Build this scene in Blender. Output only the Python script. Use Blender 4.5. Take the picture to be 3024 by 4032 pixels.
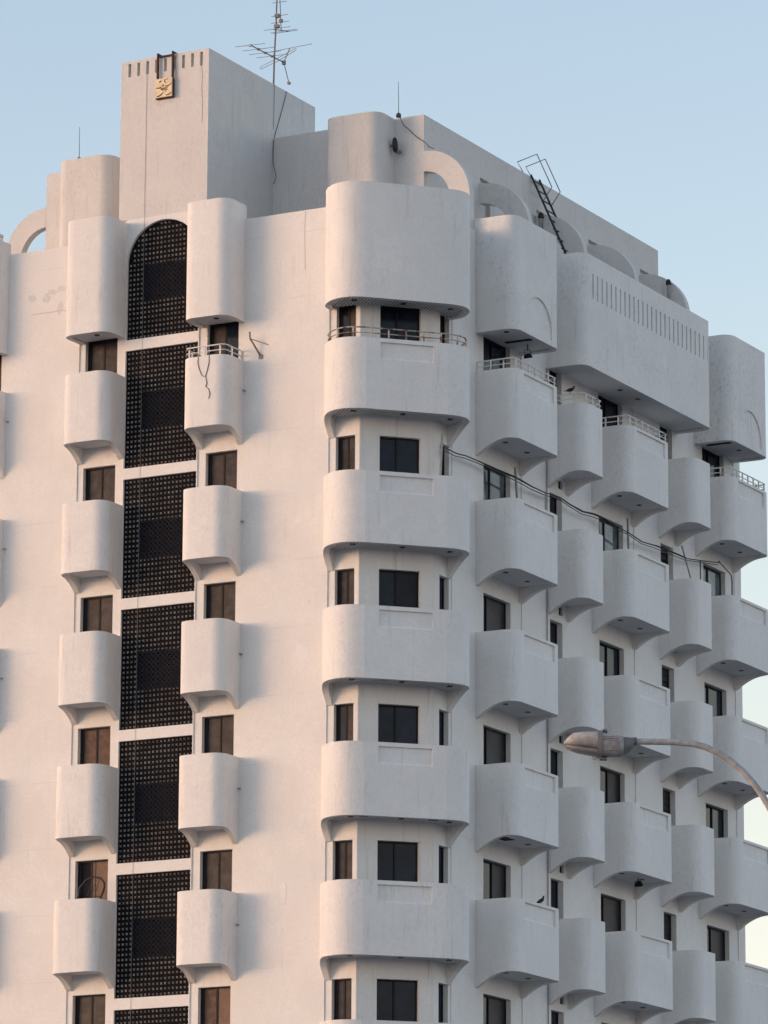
import bpy, math, random
from mathutils import Matrix, Vector
R = math.radians
for o in list(bpy.data.objects):
    bpy.data.objects.remove(o)
S = bpy.context.scene
COL = S.collection
random.seed(7)

# ------------------------------------------------------------------ camera
YAW, PITCH, ROLL = R(-28.406), R(12.940), R(0.2966)
cd = bpy.data.cameras.new('camera')
cam = bpy.data.objects.new('camera', cd)
COL.objects.link(cam)
fw = Vector((math.sin(YAW) * math.cos(PITCH), math.cos(YAW) * math.cos(PITCH), math.sin(PITCH)))
rt = Vector((math.cos(YAW), -math.sin(YAW), 0))
up = rt.cross(fw)
r2 = rt * math.cos(ROLL) + up * math.sin(ROLL)
u2 = up * math.cos(ROLL) - rt * math.sin(ROLL)
M = Matrix((r2, u2, -fw)).transposed().to_4x4()
M.translation = Vector((51.833, -93.203, 1.6))
cam.matrix_world = M
cd.sensor_fit = 'HORIZONTAL'
cd.sensor_width = 36.0
cd.lens = 18368.4 / 3024 * 36.0
cd.clip_start = 0.5
cd.clip_end = 8000
S.camera = cam
S.render.resolution_x, S.render.resolution_y = 768, 1024

# ------------------------------------------------------------------ sky, sun, exposure
SUN_AZ, SUN_EL = R(229), R(2.0)          # clockwise from +Y
W = bpy.data.worlds.new('World')
S.world = W
W.use_nodes = True
nt = W.node_tree
bg = nt.nodes['Background']
sky = nt.nodes.new('ShaderNodeTexSky')
sky.sky_type = 'NISHITA'
sky.sun_disc = False
sky.sun_elevation = SUN_EL
sky.sun_rotation = SUN_AZ
sky.air_density = 1.0
sky.dust_density = 0.6
sky.ozone_density = 1.5
wb = nt.nodes.new('ShaderNodeVectorMath')      # white balance of the whole sky
wb.operation = 'MULTIPLY'
wb.inputs[1].default_value = (1.15, 1.0, 1.035)
nt.links.new(sky.outputs[0], wb.inputs[0])
# low haze: the sky pales evenly towards the horizon, all the way round
tc = nt.nodes.new('ShaderNodeTexCoord')
sp = nt.nodes.new('ShaderNodeSeparateXYZ')
nt.links.new(tc.outputs['Generated'], sp.inputs[0])
mr = nt.nodes.new('ShaderNodeMapRange')
mr.interpolation_type = 'SMOOTHSTEP'
for i_, v_ in ((1, math.sin(R(3))), (2, math.sin(R(17))), (3, 0.7), (4, 0.0)):
    mr.inputs[i_].default_value = v_
nt.links.new(sp.outputs[2], mr.inputs[0])
lum = nt.nodes.new('ShaderNodeVectorMath')
lum.operation = 'DOT_PRODUCT'
lum.inputs[1].default_value = (0.35, 0.45, 0.20)
nt.links.new(wb.outputs[0], lum.inputs[0])
pale = nt.nodes.new('ShaderNodeVectorMath')
pale.operation = 'SCALE'
pale.inputs[0].default_value = (0.985, 0.965, 0.97)
nt.links.new(lum.outputs['Value'], pale.inputs['Scale'])
hz = nt.nodes.new('ShaderNodeMix')
hz.data_type = 'RGBA'
nt.links.new(mr.outputs[0], hz.inputs[0])
nt.links.new(wb.outputs[0], hz.inputs[6])
nt.links.new(pale.outputs[0], hz.inputs[7])
nt.links.new(hz.outputs[2], bg.inputs[0])
bg.inputs[1].default_value = 0.1
sl = bpy.data.lights.new('sun', 'SUN')
sl.energy = 0.29
sl.angle = R(26)
sl.color = (1.0, 0.54, 0.21)
sun = bpy.data.objects.new('sun', sl)
COL.objects.link(sun)
to_sun = Vector((math.sin(SUN_AZ) * math.cos(SUN_EL), math.cos(SUN_AZ) * math.cos(SUN_EL), math.sin(SUN_EL)))
sun.rotation_euler = to_sun.to_track_quat('Z', 'Y').to_euler()
sun.location = (-60, -60, 60)
vs = S.view_settings
vs.view_transform = 'Standard'
vs.look = 'None'
vs.gamma = 1
vs.use_curve_mapping = False
vs.exposure = 3.05

# ------------------------------------------------------------------ materials
def nodes(name):
    m = bpy.data.materials.new(name)
    m.use_nodes = True
    t = m.node_tree
    b = t.nodes['Principled BSDF']
    return m, t, b

def mul(t, a, v):
    n = t.nodes.new('ShaderNodeVectorMath')
    n.operation = 'MULTIPLY'
    t.links.new(a, n.inputs[0])
    n.inputs[1].default_value = v
    return n.outputs[0]

def noise(t, vec, scale, detail=4, rough=0.55):
    n = t.nodes.new('ShaderNodeTexNoise')
    n.inputs['Scale'].default_value = scale
    n.inputs['Detail'].default_value = detail
    n.inputs['Roughness'].default_value = rough
    t.links.new(vec, n.inputs['Vector'])
    return n.outputs['Fac']

def ramp(t, fac, stops):
    n = t.nodes.new('ShaderNodeMapRange')
    n.interpolation_type = 'SMOOTHSTEP'
    n.inputs[1].default_value, n.inputs[2].default_value = stops[0], stops[1]
    n.inputs[3].default_value, n.inputs[4].default_value = stops[2], stops[3]
    t.links.new(fac, n.inputs[0])
    return n.outputs[0]

def mix(t, fac, a, b):
    n = t.nodes.new('ShaderNodeMix')
    n.data_type = 'RGBA'
    if isinstance(fac, float):
        n.inputs[0].default_value = fac
    else:
        t.links.new(fac, n.inputs[0])
    for k, v in ((6, a), (7, b)):
        if isinstance(v, tuple):
            n.inputs[k].default_value = (*v, 1)
        else:
            t.links.new(v, n.inputs[k])
    return n.outputs[2]

def bump(t, b, h, strength, dist):
    n = t.nodes.new('ShaderNodeBump')
    n.inputs['Strength'].default_value = strength
    n.inputs['Distance'].default_value = dist
    t.links.new(h, n.inputs['Height'])
    t.links.new(n.outputs[0], b.inputs['Normal'])

def plaster(name, col, dirt, blotch=0.0, rough=0.92, joints=False):
    m, t, b = nodes(name)
    pos = t.nodes.new('ShaderNodeNewGeometry').outputs['Position']
    big = noise(t, pos, 0.7, 5, 0.6)
    mid = noise(t, pos, 5.0, 5, 0.65)
    streak = noise(t, mul(t, pos, (7.0, 7.0, 0.55)), 1.0, 5, 0.6)
    c = mix(t, ramp(t, big, (0.35, 0.68, 0.0, 1.0)), tuple(x * 0.92 for x in col), col)
    c = mix(t, ramp(t, mid, (0.40, 0.66, 0.0, 0.35)), c, tuple(x * 0.88 for x in col))
    fine = noise(t, pos, 16.0, 5, 0.75)
    c = mix(t, ramp(t, fine, (0.38, 0.62, 0.0, 0.55)), c, tuple(x * 0.86 for x in col))
    c = mix(t, ramp(t, streak, (0.56, 0.75, 0.0, dirt)), c, (0.40, 0.375, 0.35))
    if blotch:
        sp = noise(t, mul(t, pos, (15, 15, 8)), 1.0, 6, 0.75)
        area = noise(t, pos, 0.9, 3, 0.5)
        f = t.nodes.new('ShaderNodeMath')
        f.operation = 'MULTIPLY'
        t.links.new(ramp(t, sp, (0.48, 0.72, 0.0, 1.0)), f.inputs[0])
        t.links.new(ramp(t, area, (0.40, 0.66, 0.0, blotch)), f.inputs[1])
        c = mix(t, f.outputs[0], c, (0.30, 0.295, 0.29))
    if joints:                      # day joints in the render at each storey
        sep = t.nodes.new('ShaderNodeSeparateXYZ')
        t.links.new(pos, sep.inputs[0])
        prev = sep.outputs[2]
        for op, v in (('ADD', 100 - 29.05), ('MODULO', 1.6), ('SUBTRACT', 0.8), ('ABSOLUTE', 0)):
            q = t.nodes.new('ShaderNodeMath')
            q.operation = op
            q.inputs[1].default_value = v
            t.links.new(prev, q.inputs[0])
            prev = q.outputs[0]
        wob = t.nodes.new('ShaderNodeMath')
        wob.operation = 'MULTIPLY'
        t.links.new(ramp(t, prev, (0.784, 0.797, 0.0, 1.0)), wob.inputs[0])
        t.links.new(ramp(t, noise(t, mul(t, pos, (1.1, 1.1, 2.0)), 1.0, 3, 0.5), (0.45, 0.6, 0.0, 0.45)), wob.inputs[1])
        c = mix(t, wob.outputs[0], c, tuple(x * 0.72 for x in col))
    t.links.new(c, b.inputs['Base Color'])
    b.inputs['Roughness'].default_value = rough
    b.inputs['Specular IOR Level'].default_value = 0.15
    h = noise(t, pos, 20.0, 4, 0.75)
    h2 = noise(t, pos, 4.0, 3, 0.5)
    a = t.nodes.new('ShaderNodeMath')
    a.operation = 'ADD'
    t.links.new(h, a.inputs[0])
    t.links.new(h2, a.inputs[1])
    bump(t, b, a.outputs[0], 0.55, 0.014)
    return m

def flat(name, col, rough=0.6, metal=0.0, var=0.12, scale=9.0, spec=0.4, bmp=0.0):
    m, t, b = nodes(name)
    pos = t.nodes.new('ShaderNodeNewGeometry').outputs['Position']
    n = noise(t, pos, scale, 4, 0.6)
    c = mix(t, ramp(t, n, (0.35, 0.68, 0.0, 1.0)), tuple(x * (1 - var) for x in col), tuple(min(1, x * (1 + var)) for x in col))
    t.links.new(c, b.inputs['Base Color'])
    b.inputs['Roughness'].default_value = rough
    b.inputs['Metallic'].default_value = metal
    b.inputs['Specular IOR Level'].default_value = spec
    if bmp:
        bump(t, b, noise(t, pos, scale * 4, 3, 0.6), bmp, 0.01)
    return m

def rusty(name, col, amount):
    m, t, b = nodes(name)
    pos = t.nodes.new('ShaderNodeNewGeometry').outputs['Position']
    n = noise(t, pos, 6.0, 5, 0.7)
    c = mix(t, ramp(t, n, (0.60 - amount, 0.68 - amount, 0.0, 1.0)), col, (0.16, 0.085, 0.06))
    t.links.new(c, b.inputs['Base Color'])
    b.inputs['Roughness'].default_value = 0.75
    return m

WHITE = (0.82, 0.80, 0.775)
MT = dict(
    wall=plaster('plaster_wall', WHITE, 0.14, 0.10, joints=True),
    stained=plaster('plaster_stained', (0.81, 0.79, 0.765), 0.45),
    balcony=plaster('plaster_balcony', (0.83, 0.81, 0.785), 0.28, 0.25),
    block=plaster('plaster_weathered', (0.81, 0.795, 0.775), 0.32, 0.60),
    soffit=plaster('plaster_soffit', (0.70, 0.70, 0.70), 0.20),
    roofwall=plaster('plaster_roof_wall', (0.70, 0.68, 0.655), 0.32, 0.40),
    rim=plaster('plaster_rim', (0.70, 0.69, 0.67), 0.40),
    repair=plaster('plaster_repair', (0.71, 0.695, 0.685), 0.45, 0.5),
    peel=plaster('plaster_peeled', (0.84, 0.83, 0.82), 0.1),
    crack=flat('crack_dark', (0.36, 0.32, 0.30), 0.9),  # dark line colour of the wall cracks
    roof=flat('roof_screed', (0.45, 0.43, 0.40), 0.9, 0, 0.15, 2.0),
    gap=flat('soffit_gap_shade', (0.10, 0.10, 0.105), 0.9),  # dark backing colour stands in for shade between bay soffit boards
    frame=flat('bronze_frame', (0.020, 0.017, 0.019), 0.5, 0, 0.12, 9.0, 0.15),
    brown=flat('brown_leaf', (0.036, 0.027, 0.028), 0.35, 0, 0.45, 4.0, 0.18),
    wood=flat('wood_leaf', (0.10, 0.058, 0.045), 0.45, 0, 0.25, 6.0, 0.15),
    tan=flat('tan_curtain', (0.19, 0.125, 0.09), 0.8),
    glass=flat('dark_glass', (0.010, 0.015, 0.029), 0.12, 0, 0.35, 2.2, 0.20),
    curtain=flat('grey_curtained_glass', (0.028, 0.028, 0.036), 0.40, 0, 0.2, 2.0, 0.10),
    mirror=flat('glass_reflection_tone', (0.10, 0.125, 0.145), 0.08, 0, 0.4, 2.5, 0.3),  # paler mottled base colour stands in for reflected surroundings
    void=flat('dark_void', (0.006, 0.006, 0.012), 0.9),
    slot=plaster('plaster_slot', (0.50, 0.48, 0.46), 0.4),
    lattice=flat('lattice_dark_wood', (0.013, 0.012, 0.014), 0.7, 0, 0.12, 9.0, 0.06),
    stud=flat('lattice_stud', (0.30, 0.28, 0.265), 0.6, 0, 0.4, 6.0, 0.2),
    grille=flat('grille_steel', (0.016, 0.019, 0.028), 0.6, 0, 0.2, 5.0, 0.08),
    rail=rusty('rail_white_paint', (0.70, 0.68, 0.64), 0.02),
    railrust=rusty('rail_rusty_paint', (0.42, 0.38, 0.35), 0.13),
    light=flat('downlight_dark', (0.015, 0.015, 0.018), 0.5),
    steel=flat('galvanised_steel', (0.16, 0.145, 0.135), 0.5, 0.3),
    thin=flat('thin_aluminium', (0.26, 0.25, 0.25), 0.45, 0.4),
    black=flat('black_paint', (0.012, 0.012, 0.018), 0.5),
    cable=flat('cable_sheath', (0.055, 0.05, 0.055), 0.6),
    pipe=flat('painted_pipe', (0.24, 0.225, 0.22), 0.7),
    wire=flat('brown_wire', (0.16, 0.11, 0.10), 0.7),
    conduit=flat('grey_conduit', (0.30, 0.29, 0.28), 0.6),
    rust=flat('rusty_strap', (0.065, 0.030, 0.024), 0.8, 0, 0.3, 20),
    plaque=flat('cream_plaque', (0.76, 0.61, 0.40), 0.6, 0, 0.12, 12),
    emblem=flat('emblem_brown', (0.10, 0.062, 0.035), 0.7),
    lampbody=flat('lamp_housing', (0.35, 0.335, 0.33), 0.75, 0, 0.18, 14, 0.3, 0.2),
    lampdark=flat('lamp_fittings', (0.16, 0.15, 0.155), 0.55),
    lampglass=flat('lamp_bowl', (0.20, 0.195, 0.19), 0.35, 0, 0.1, 20, 0.3),
    lamppole=flat('lamp_pole_paint', (0.37, 0.355, 0.345), 0.7, 0, 0.16, 16, 0.3, 0.2),
    bird=flat('pigeon_plumage', (0.018, 0.018, 0.024), 0.6),
    wicker=flat('dark_wicker', (0.022, 0.014, 0.012), 0.55),
    sand=flat('ground_asphalt_sand', (0.25, 0.245, 0.24), 0.95, 0, 0.2, 0.15),
)

# ------------------------------------------------------------------ object helpers
WM = {}
def world(o):
    return WM.get(o.name, Matrix())

def add(name, mesh, parent=None, mw=None, label=None, cat=None, group=None, kind=None):
    o = bpy.data.objects.new(name, mesh)
    COL.objects.link(o)
    mw = mw or Matrix()
    o.matrix_basis = mw
    if parent:
        o.parent = parent
        o.matrix_parent_inverse = world(parent).inverted()
    WM[o.name] = mw
    if label: o['label'] = label
    if cat: o['category'] = cat
    if group: o['group'] = group
    if kind: o['kind'] = kind
    return o

def thing(name, label, cat, loc, group=None):
    o = add(name, None, None, Matrix.Translation(loc), label, cat, group)
    o.empty_display_size = 0.2
    return o

class MB:
    def __init__(s): s.v, s.f, s.m = [], [], []
    def vert(s, p): s.v.append(tuple(p)); return len(s.v) - 1
    def face(s, pts, m=0):
        i = len(s.v); s.v += [tuple(p) for p in pts]; s.f.append(tuple(range(i, i + len(pts)))); s.m.append(m)
    def box(s, x0, x1, y0, y1, z0, z1, m=0):
        P = [(x, y, z) for z in (z0, z1) for y in (y0, y1) for x in (x0, x1)]
        i = len(s.v); s.v += P
        for q in ((0, 2, 3, 1), (4, 5, 7, 6), (0, 1, 5, 4), (2, 6, 7, 3), (0, 4, 6, 2), (1, 3, 7, 5)):
            s.f.append(tuple(i + k for k in q)); s.m.append(m)
    def obox(s, c, ax, ay, az, m=0):
        c = Vector(c); ax, ay, az = Vector(ax), Vector(ay), Vector(az)
        i = len(s.v)
        s.v += [tuple(c + ax * a + ay * b + az * d) for d in (-1, 1) for b in (-1, 1) for a in (-1, 1)]
        for q in ((0, 2, 3, 1), (4, 5, 7, 6), (0, 1, 5, 4), (2, 6, 7, 3), (0, 4, 6, 2), (1, 3, 7, 5)):
            s.f.append(tuple(i + k for k in q)); s.m.append(m)
    def tube(s, pts, r, n=6, m=0, cap=True):
        pts = [Vector(p) for p in pts]
        rr = r if isinstance(r, (list, tuple)) else [r] * len(pts)
        rings = []
        ref = None
        for k, p in enumerate(pts):
            d = (pts[min(k + 1, len(pts) - 1)] - pts[max(k - 1, 0)]).normalized()
            if ref is None:
                ref = Vector((0, 0, 1)) if abs(d.z) < 0.9 else Vector((1, 0, 0))
            a = d.cross(ref).normalized(); b = a.cross(d).normalized(); ref = b
            i = len(s.v)
            s.v += [tuple(p + (a * math.cos(2 * math.pi * j / n) + b * math.sin(2 * math.pi * j / n)) * rr[k]) for j in range(n)]
            rings.append(i)
        for i0, i1 in zip(rings, rings[1:]):
            for j in range(n):
                s.f.append((i0 + j, i0 + (j + 1) % n, i1 + (j + 1) % n, i1 + j)); s.m.append(m)
        if cap:
            s.f.append(tuple(rings[0] + j for j in reversed(range(n)))); s.m.append(m)
            s.f.append(tuple(rings[-1] + j for j in range(n))); s.m.append(m)
    def loft(s, rings, m=0, cap=True):
        n = len(rings[0]); idx = []
        for rg in rings:
            idx.append(len(s.v)); s.v += [tuple(p) for p in rg]
        for i0, i1 in zip(idx, idx[1:]):
            for j in range(n):
                s.f.append((i0 + j, i0 + (j + 1) % n, i1 + (j + 1) % n, i1 + j)); s.m.append(m)
        if cap:
            s.f.append(tuple(idx[0] + j for j in reversed(range(n)))); s.m.append(m)
            s.f.append(tuple(idx[-1] + j for j in range(n))); s.m.append(m)
    def mesh(s, name, mats, smooth=None):
        me = bpy.data.meshes.new(name)
        me.from_pydata(s.v, [], s.f)
        for k in (mats if isinstance(mats, (list, tuple)) else [mats]):
            me.materials.append(MT[k])
        me.polygons.foreach_set('material_index', s.m)
        if smooth:
            import bmesh
            bm = bmesh.new(); bm.from_mesh(me)
            bmesh.ops.remove_doubles(bm, verts=bm.verts, dist=0.0004)
            bmesh.ops.recalc_face_normals(bm, faces=bm.faces)
            bm.to_mesh(me); bm.free()
            me.polygons.foreach_set('use_smooth', [True] * len(me.polygons))
            me.set_sharp_from_angle(angle=R(smooth))
        me.update()
        return me
    def build(s, name, mats, parent=None, smooth=None, **kw):
        return add(name, s.mesh(name, mats, smooth), parent, **kw)

def relief(mb, o, u, n, us, zs, cell, m=0, mback=None):
    """sheet on the vertical plane through o; cell(i, j) -> None (skip) or (depth, has_back)"""
    o, u, n = Vector(o), Vector(u), Vector(n)
    P = lambda a, z, d: o + u * a - n * d + Vector((0, 0, z))
    C = [[cell(i, j) for j in range(len(zs) - 1)] for i in range(len(us) - 1)]
    for i in range(len(us) - 1):
        for j in range(len(zs) - 1):
            c = C[i][j]
            if c is None: continue
            d, back = c
            if back:
                mb.face([P(us[i], zs[j], d), P(us[i + 1], zs[j], d), P(us[i + 1], zs[j + 1], d), P(us[i], zs[j + 1], d)],
                        m if (mback is None or d < 0.005) else mback)
            for (i2, j2) in ((i + 1, j), (i, j + 1)):
                if i2 < len(us) - 1 and j2 < len(zs) - 1 and C[i2][j2] is not None and abs(C[i2][j2][0] - d) > 1e-6:
                    e = C[i2][j2][0]
                    if i2 > i:
                        q = [P(us[i2], zs[j], d), P(us[i2], zs[j], e), P(us[i2], zs[j + 1], e), P(us[i2], zs[j + 1], d)]
                    else:
                        q = [P(us[i], zs[j2], d), P(us[i + 1], zs[j2], d), P(us[i + 1], zs[j2], e), P(us[i], zs[j2], e)]
                    mb.face(q, m)

def breaks(*a):
    s = sorted(round(x, 4) for x in set(a))
    out = [s[0]]
    for x in s[1:]:
        if x - out[-1] > 0.004: out.append(x)
    return out

# ------------------------------------------------------------------ levels and plan
H = 3.2
ZB, ZT = 28.33, 30.05           # first balcony below the roof blocks: underside, top
KMAX = 7
XB = 2.07                       # plane of the right-hand facade
BLK0, BLK1 = 31.02, 33.90

# ------------------------------------------------------------------ ground
g = MB()
g.face([(-3000, -3000, 0), (3000, -3000, 0), (3000, 3000, 0), (-3000, 3000, 0)])
g.build('ground', 'sand', kind='structure')

# ------------------------------------------------------------------ the building
B = thing('apartment_building', 'white stucco apartment block with rounded balconies and dark lattice stair screens', 'building', (-4.7, 9.5, 0))

DOOR = [(ZB - 0.43 + H - H * k - 2.45, ZB - 0.43 + H - H * k) for k in range(KMAX + 2)]   # k=0 is the top storey
def in_rng(v, rs): return any(a - 1e-4 <= v <= b + 1e-4 for a, b in rs)

# --- left-hand facade (plane y = 0)
A_DOORS = [(-6.88, -5.97), (-3.44, -2.57), (0.11, 0.63), (-9.83, -9.31)]
A_STRIPS = [(-7.04, -5.745), (-3.655, -2.40), (-0.07, 0.77), (-9.97, -9.13)]
SCR = (-5.72, -3.68)
SCREENS = [(27.76 - H * k, 30.69 - H * k) for k in range(KMAX)]
us = breaks(-9.97, 0.77, *[x for p in A_DOORS + A_STRIPS + [SCR] for x in p], -5.98, -3.49)
zs = breaks(0, 33.57, 34.0, 30.96, 33.90, *[z for d in DOOR for z in d], *[z for d in SCREENS for z in d])
def cellA(i, j):
    x, z = (us[i] + us[i + 1]) / 2, (zs[j] + zs[j + 1]) / 2
    if z > 33.57 and not (-5.98 < x < -3.49): return None
    if SCR[0] < x < SCR[1] and (in_rng(z, SCREENS) or 30.96 < z < 33.90): return (0.14, False)
    if in_rng(x, A_DOORS) and in_rng(z, DOOR): return (0.24, False)
    if in_rng(x, A_STRIPS): return (0.03, True)
    return (0.0, True)
mb = MB()
relief(mb, (0, 0, 0), (1, 0, 0), (0, -1, 0), us, zs, cellA)
# spandrels above the arched screen
ac, ar, asp = (SCR[0] + SCR[1]) / 2, (SCR[1] - SCR[0]) / 2, 32.87
arc = [(ac - ar * math.cos(math.pi * k / 24), asp + ar * math.sin(math.pi * k / 24)) for k in range(25)]
for (x0, z0), (x1, z1) in zip(arc, arc[1:]):
    if min(z0, z1) < 33.897:
        mb.face([(x0, 0, z0), (x1, 0, z1), (x1, 0, 33.90), (x0, 0, 33.90)])
    mb.face([(x0, 0, z0), (x0, 0.14, z0), (x1, 0.14, z1), (x1, 0, z1)])
mb.build('wall', 'wall', B)

# --- right-hand facade (plane x = XB)
B_BAYS = [(3.44, 5.92, 'w'), (7.24, 8.46, 'n'), (9.80, 12.32, 'w'), (13.70, 14.91, 'n'), (16.05, 18.56, 'w')]
B_DOORS = [(1.61, 2.08), (3.87, 5.30), (7.40, 8.09), (10.24, 11.66), (13.87, 14.63), (16.57, 17.97)]
B_STRIPS = [(1.30, 2.20), (3.37, 5.87), (9.74, 12.27), (15.99, 18.52)]
VENT = [(7.89, 8.11)]
VZ = [(ZB - 0.24 - H * k, ZB - 0.02 - H * k) for k in range(KMAX)]
usB = breaks(1.30, 18.95, *[y for p in B_DOORS + B_STRIPS + VENT for y in p])
zsB = breaks(0, 33.57, *[z for d in DOOR + VZ for z in d])
def cellB(i, j):
    y, z = (usB[i] + usB[i + 1]) / 2, (zsB[j] + zsB[j + 1]) / 2
    if in_rng(y, B_DOORS) and in_rng(z, DOOR): return (0.24, False)
    if in_rng(y, VENT) and in_rng(z, VZ): return (0.2, False)
    if in_rng(y, B_STRIPS): return (0.025, True)
    return (0.0, True)
mb = MB()
relief(mb, (XB, 0, 0), (0, 1, 0), (1, 0, 0), usB, zsB, cellB)
mb.build('wall', 'wall', B)
for z0, z1 in VZ:
    v = MB(); v.box(XB - 0.22, XB - 0.06, 7.895, 8.105, z0 + 0.005, z1 - 0.005)
    v.build('vent', 'void', B)

# --- chamfered corner (and its mirror at the far left corner)
MIR = -9.2
CH = [0.35 * math.sqrt(2), 1.06 * math.sqrt(2)]
s2 = 1 / math.sqrt(2)
usC = breaks(0, 1.30 * math.sqrt(2), *CH)
zsC = breaks(0, 33.57, *[z for d in DOOR for z in d])
def cellC(i, j):
    a, z = (usC[i] + usC[i + 1]) / 2, (zsC[j] + zsC[j + 1]) / 2
    return (0.24, False) if CH[0] < a < CH[1] and in_rng(z, DOOR) else (0.025, True)
mb = MB()
relief(mb, (0.77, 0, 0), (s2, s2, 0), (s2, -s2, 0), usC, zsC, cellC)
mb.build('wall', 'stained', B)
mb = MB()
mb.face([(MIR - 0.77, 0.03, 0), (MIR - 0.77, 0.03, 33.57), (MIR - XB, 1.33, 33.57), (MIR - XB, 1.33, 0)])
mb.face([(MIR - XB, 1.33, 0), (MIR - XB, 1.33, 33.57), (MIR - XB, 18.95, 33.57), (MIR - XB, 18.95, 0)])
mb.face([(MIR - XB, 18.95, 0), (MIR - XB, 18.95, 33.57), (XB, 18.95, 33.57), (XB, 18.95, 0)])
mb.build('wall', 'wall', B)
# roof terrace slab and low parapets behind the facades
mb = MB()
mb.face([(MIR - XB + .05, 0.2, 33.0), (XB - .05, 0.2, 33.0), (XB - .05, 18.9, 33.0), (MIR - XB + .05, 18.9, 33.0)])
mb.build('roof', 'roof', B)
mb = MB()
mb.box(-9.97, -5.99, 0.003, 0.2, 32.6, 33.574)
mb.box(-3.48, 0.77, 0.003, 0.2, 32.6, 33.574)
mb.box(XB - 0.2, XB - 0.003, 1.30, 18.94, 32.6, 33.574)
mb.box(MIR - XB + 0.003, MIR - XB + .2, 1.30, 18.94, 32.6, 33.574)
mb.build('parapet', 'rim', B)

# --- stair tower
SLX = [-5.745 + 0.2555 * k for k in range(9)]
usT = breaks(-5.98, -3.49, *[x + d for x in SLX for d in (-0.04, 0.04)])
zsT = breaks(34.0, 37.66, 38.0, 38.07)
def cellT(i, j):
    x = (usT[i] + usT[i + 1]) / 2
    return (0.07, True) if j == 1 and any(abs(x - q) < 0.03 for q in SLX) else (0.0, True)
mb = MB()
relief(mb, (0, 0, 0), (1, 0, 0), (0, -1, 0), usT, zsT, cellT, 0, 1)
mb.face([(-3.49, 0, 33.0), (-3.49, 5.31, 33.0), (-3.49, 5.31, 38.07), (-3.49, 0, 38.07)])
mb.face([(-5.98, 5.31, 33.0), (-5.98, 0, 33.0), (-5.98, 0, 38.07), (-5.98, 5.31, 38.07)])
mb.face([(-3.49, 5.31, 33.0), (-5.98, 5.31, 33.0), (-5.98, 5.31, 38.07), (-3.49, 5.31, 38.07)])
for (x0, x1, y0, y1) in ((-5.98, -3.49, 0.0, 0.16), (-5.98, -3.49, 5.15, 5.31), (-5.98, -5.82, 0.16, 5.15), (-3.65, -3.49, 0.16, 5.15)):
    mb.face([(x0, y0, 38.07), (x1, y0, 38.07), (x1, y1, 38.07), (x0, y1, 38.07)])
mb.face([(-5.82, 0.16, 37.8), (-3.65, 0.16, 37.8), (-3.65, 5.15, 37.8), (-5.82, 5.15, 37.8)])
mb.build('stair_tower', ['roofwall', 'slot'], B)

# --- penthouse with side niches
PX0, PX1, PY0, PY1, PZ = -10.15, 0.75, 3.2, 16.7, 36.66
FINY = [3.2, 6.2, 9.35, 12.4, 15.55]
usP = breaks(PY0, PY1, *[y + d for y in FINY[1:] for d in (0.0, 0.56)])
zsP = breaks(33.0, 34.1, 35.87, PZ)
def cellP(i, j):
    y = (usP[i] + usP[i + 1]) / 2
    return (0.11, True) if j == 1 and any(f < y < f + 0.56 for f in FINY[1:]) else (0.0, True)
mb = MB()
relief(mb, (PX1, 0, 0), (0, 1, 0), (1, 0, 0), usP, zsP, cellP)
mb.face([(PX0, PY0, 33), (PX1, PY0, 33), (PX1, PY0, PZ), (PX0, PY0, PZ)])
mb.face([(PX0, PY1, 33), (PX0, PY0, 33), (PX0, PY0, PZ), (PX0, PY1, PZ)])
mb.face([(PX1, PY1, 33), (PX0, PY1, 33), (PX0, PY1, PZ), (PX1, PY1, PZ)])
for (x0, x1, y0, y1) in ((PX0, PX1, PY0, PY0 + .18), (PX0, PX1, PY1 - .18, PY1), (PX0, PX0 + .18, PY0 + .18, PY1 - .18), (PX1 - .18, PX1, PY0 + .18, PY1 - .18)):
    mb.face([(x0, y0, PZ), (x1, y0, PZ), (x1, y1, PZ), (x0, y1, PZ)])
mb.face([(PX0 + .18, PY0 + .18, PZ - .3), (PX1 - .18, PY0 + .18, PZ - .3), (PX1 - .18, PY1 - .18, PZ - .3), (PX0 + .18, PY1 - .18, PZ - .3)])
mb.build('penthouse', 'roofwall', B)

# --- quarter arches springing from the penthouse to the facade
def arch(y0, side, rx, rz, ix, iz, zc=34.42, th=0.22):
    x0 = PX1 if side > 0 else PX0
    N = 16
    out = [(x0 + side * rx * math.sin(math.pi / 2 * k / N), zc + rz * math.cos(math.pi / 2 * k / N)) for k in range(N + 1)]
    inn = [(x0 + side * ix * math.sin(math.pi / 2 * k / N), zc + iz * math.cos(math.pi / 2 * k / N)) for k in range(N + 1)]
    out.append((out[-1][0], 33.0)); inn.append((inn[-1][0], 33.0))
    mb = MB()
    for (a, b, c, d) in zip(out, out[1:], inn[1:], inn):
        for y in (y0, y0 + th):
            mb.face([(p[0], y, p[1]) for p in (a, b, c, d)])
        mb.face([(a[0], y0, a[1]), (b[0], y0, b[1]), (b[0], y0 + th, b[1]), (a[0], y0 + th, a[1])])
        mb.face([(d[0], y0, d[1]), (c[0], y0, c[1]), (c[0], y0 + th, c[1]), (d[0], y0 + th, d[1])])
    mb.build('roof_arch', 'roofwall', B, smooth=35)
for k, y in enumerate(FINY):
    if k == 0:
        arch(y, 1, 1.26, 1.30, 0.72, 0.78)
    else:
        arch(y - 0.02, 1, 1.37, 1.28, 0.80, 0.76)
arch(PY0, -1, 1.26, 1.36, 0.76, 0.84)

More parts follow.
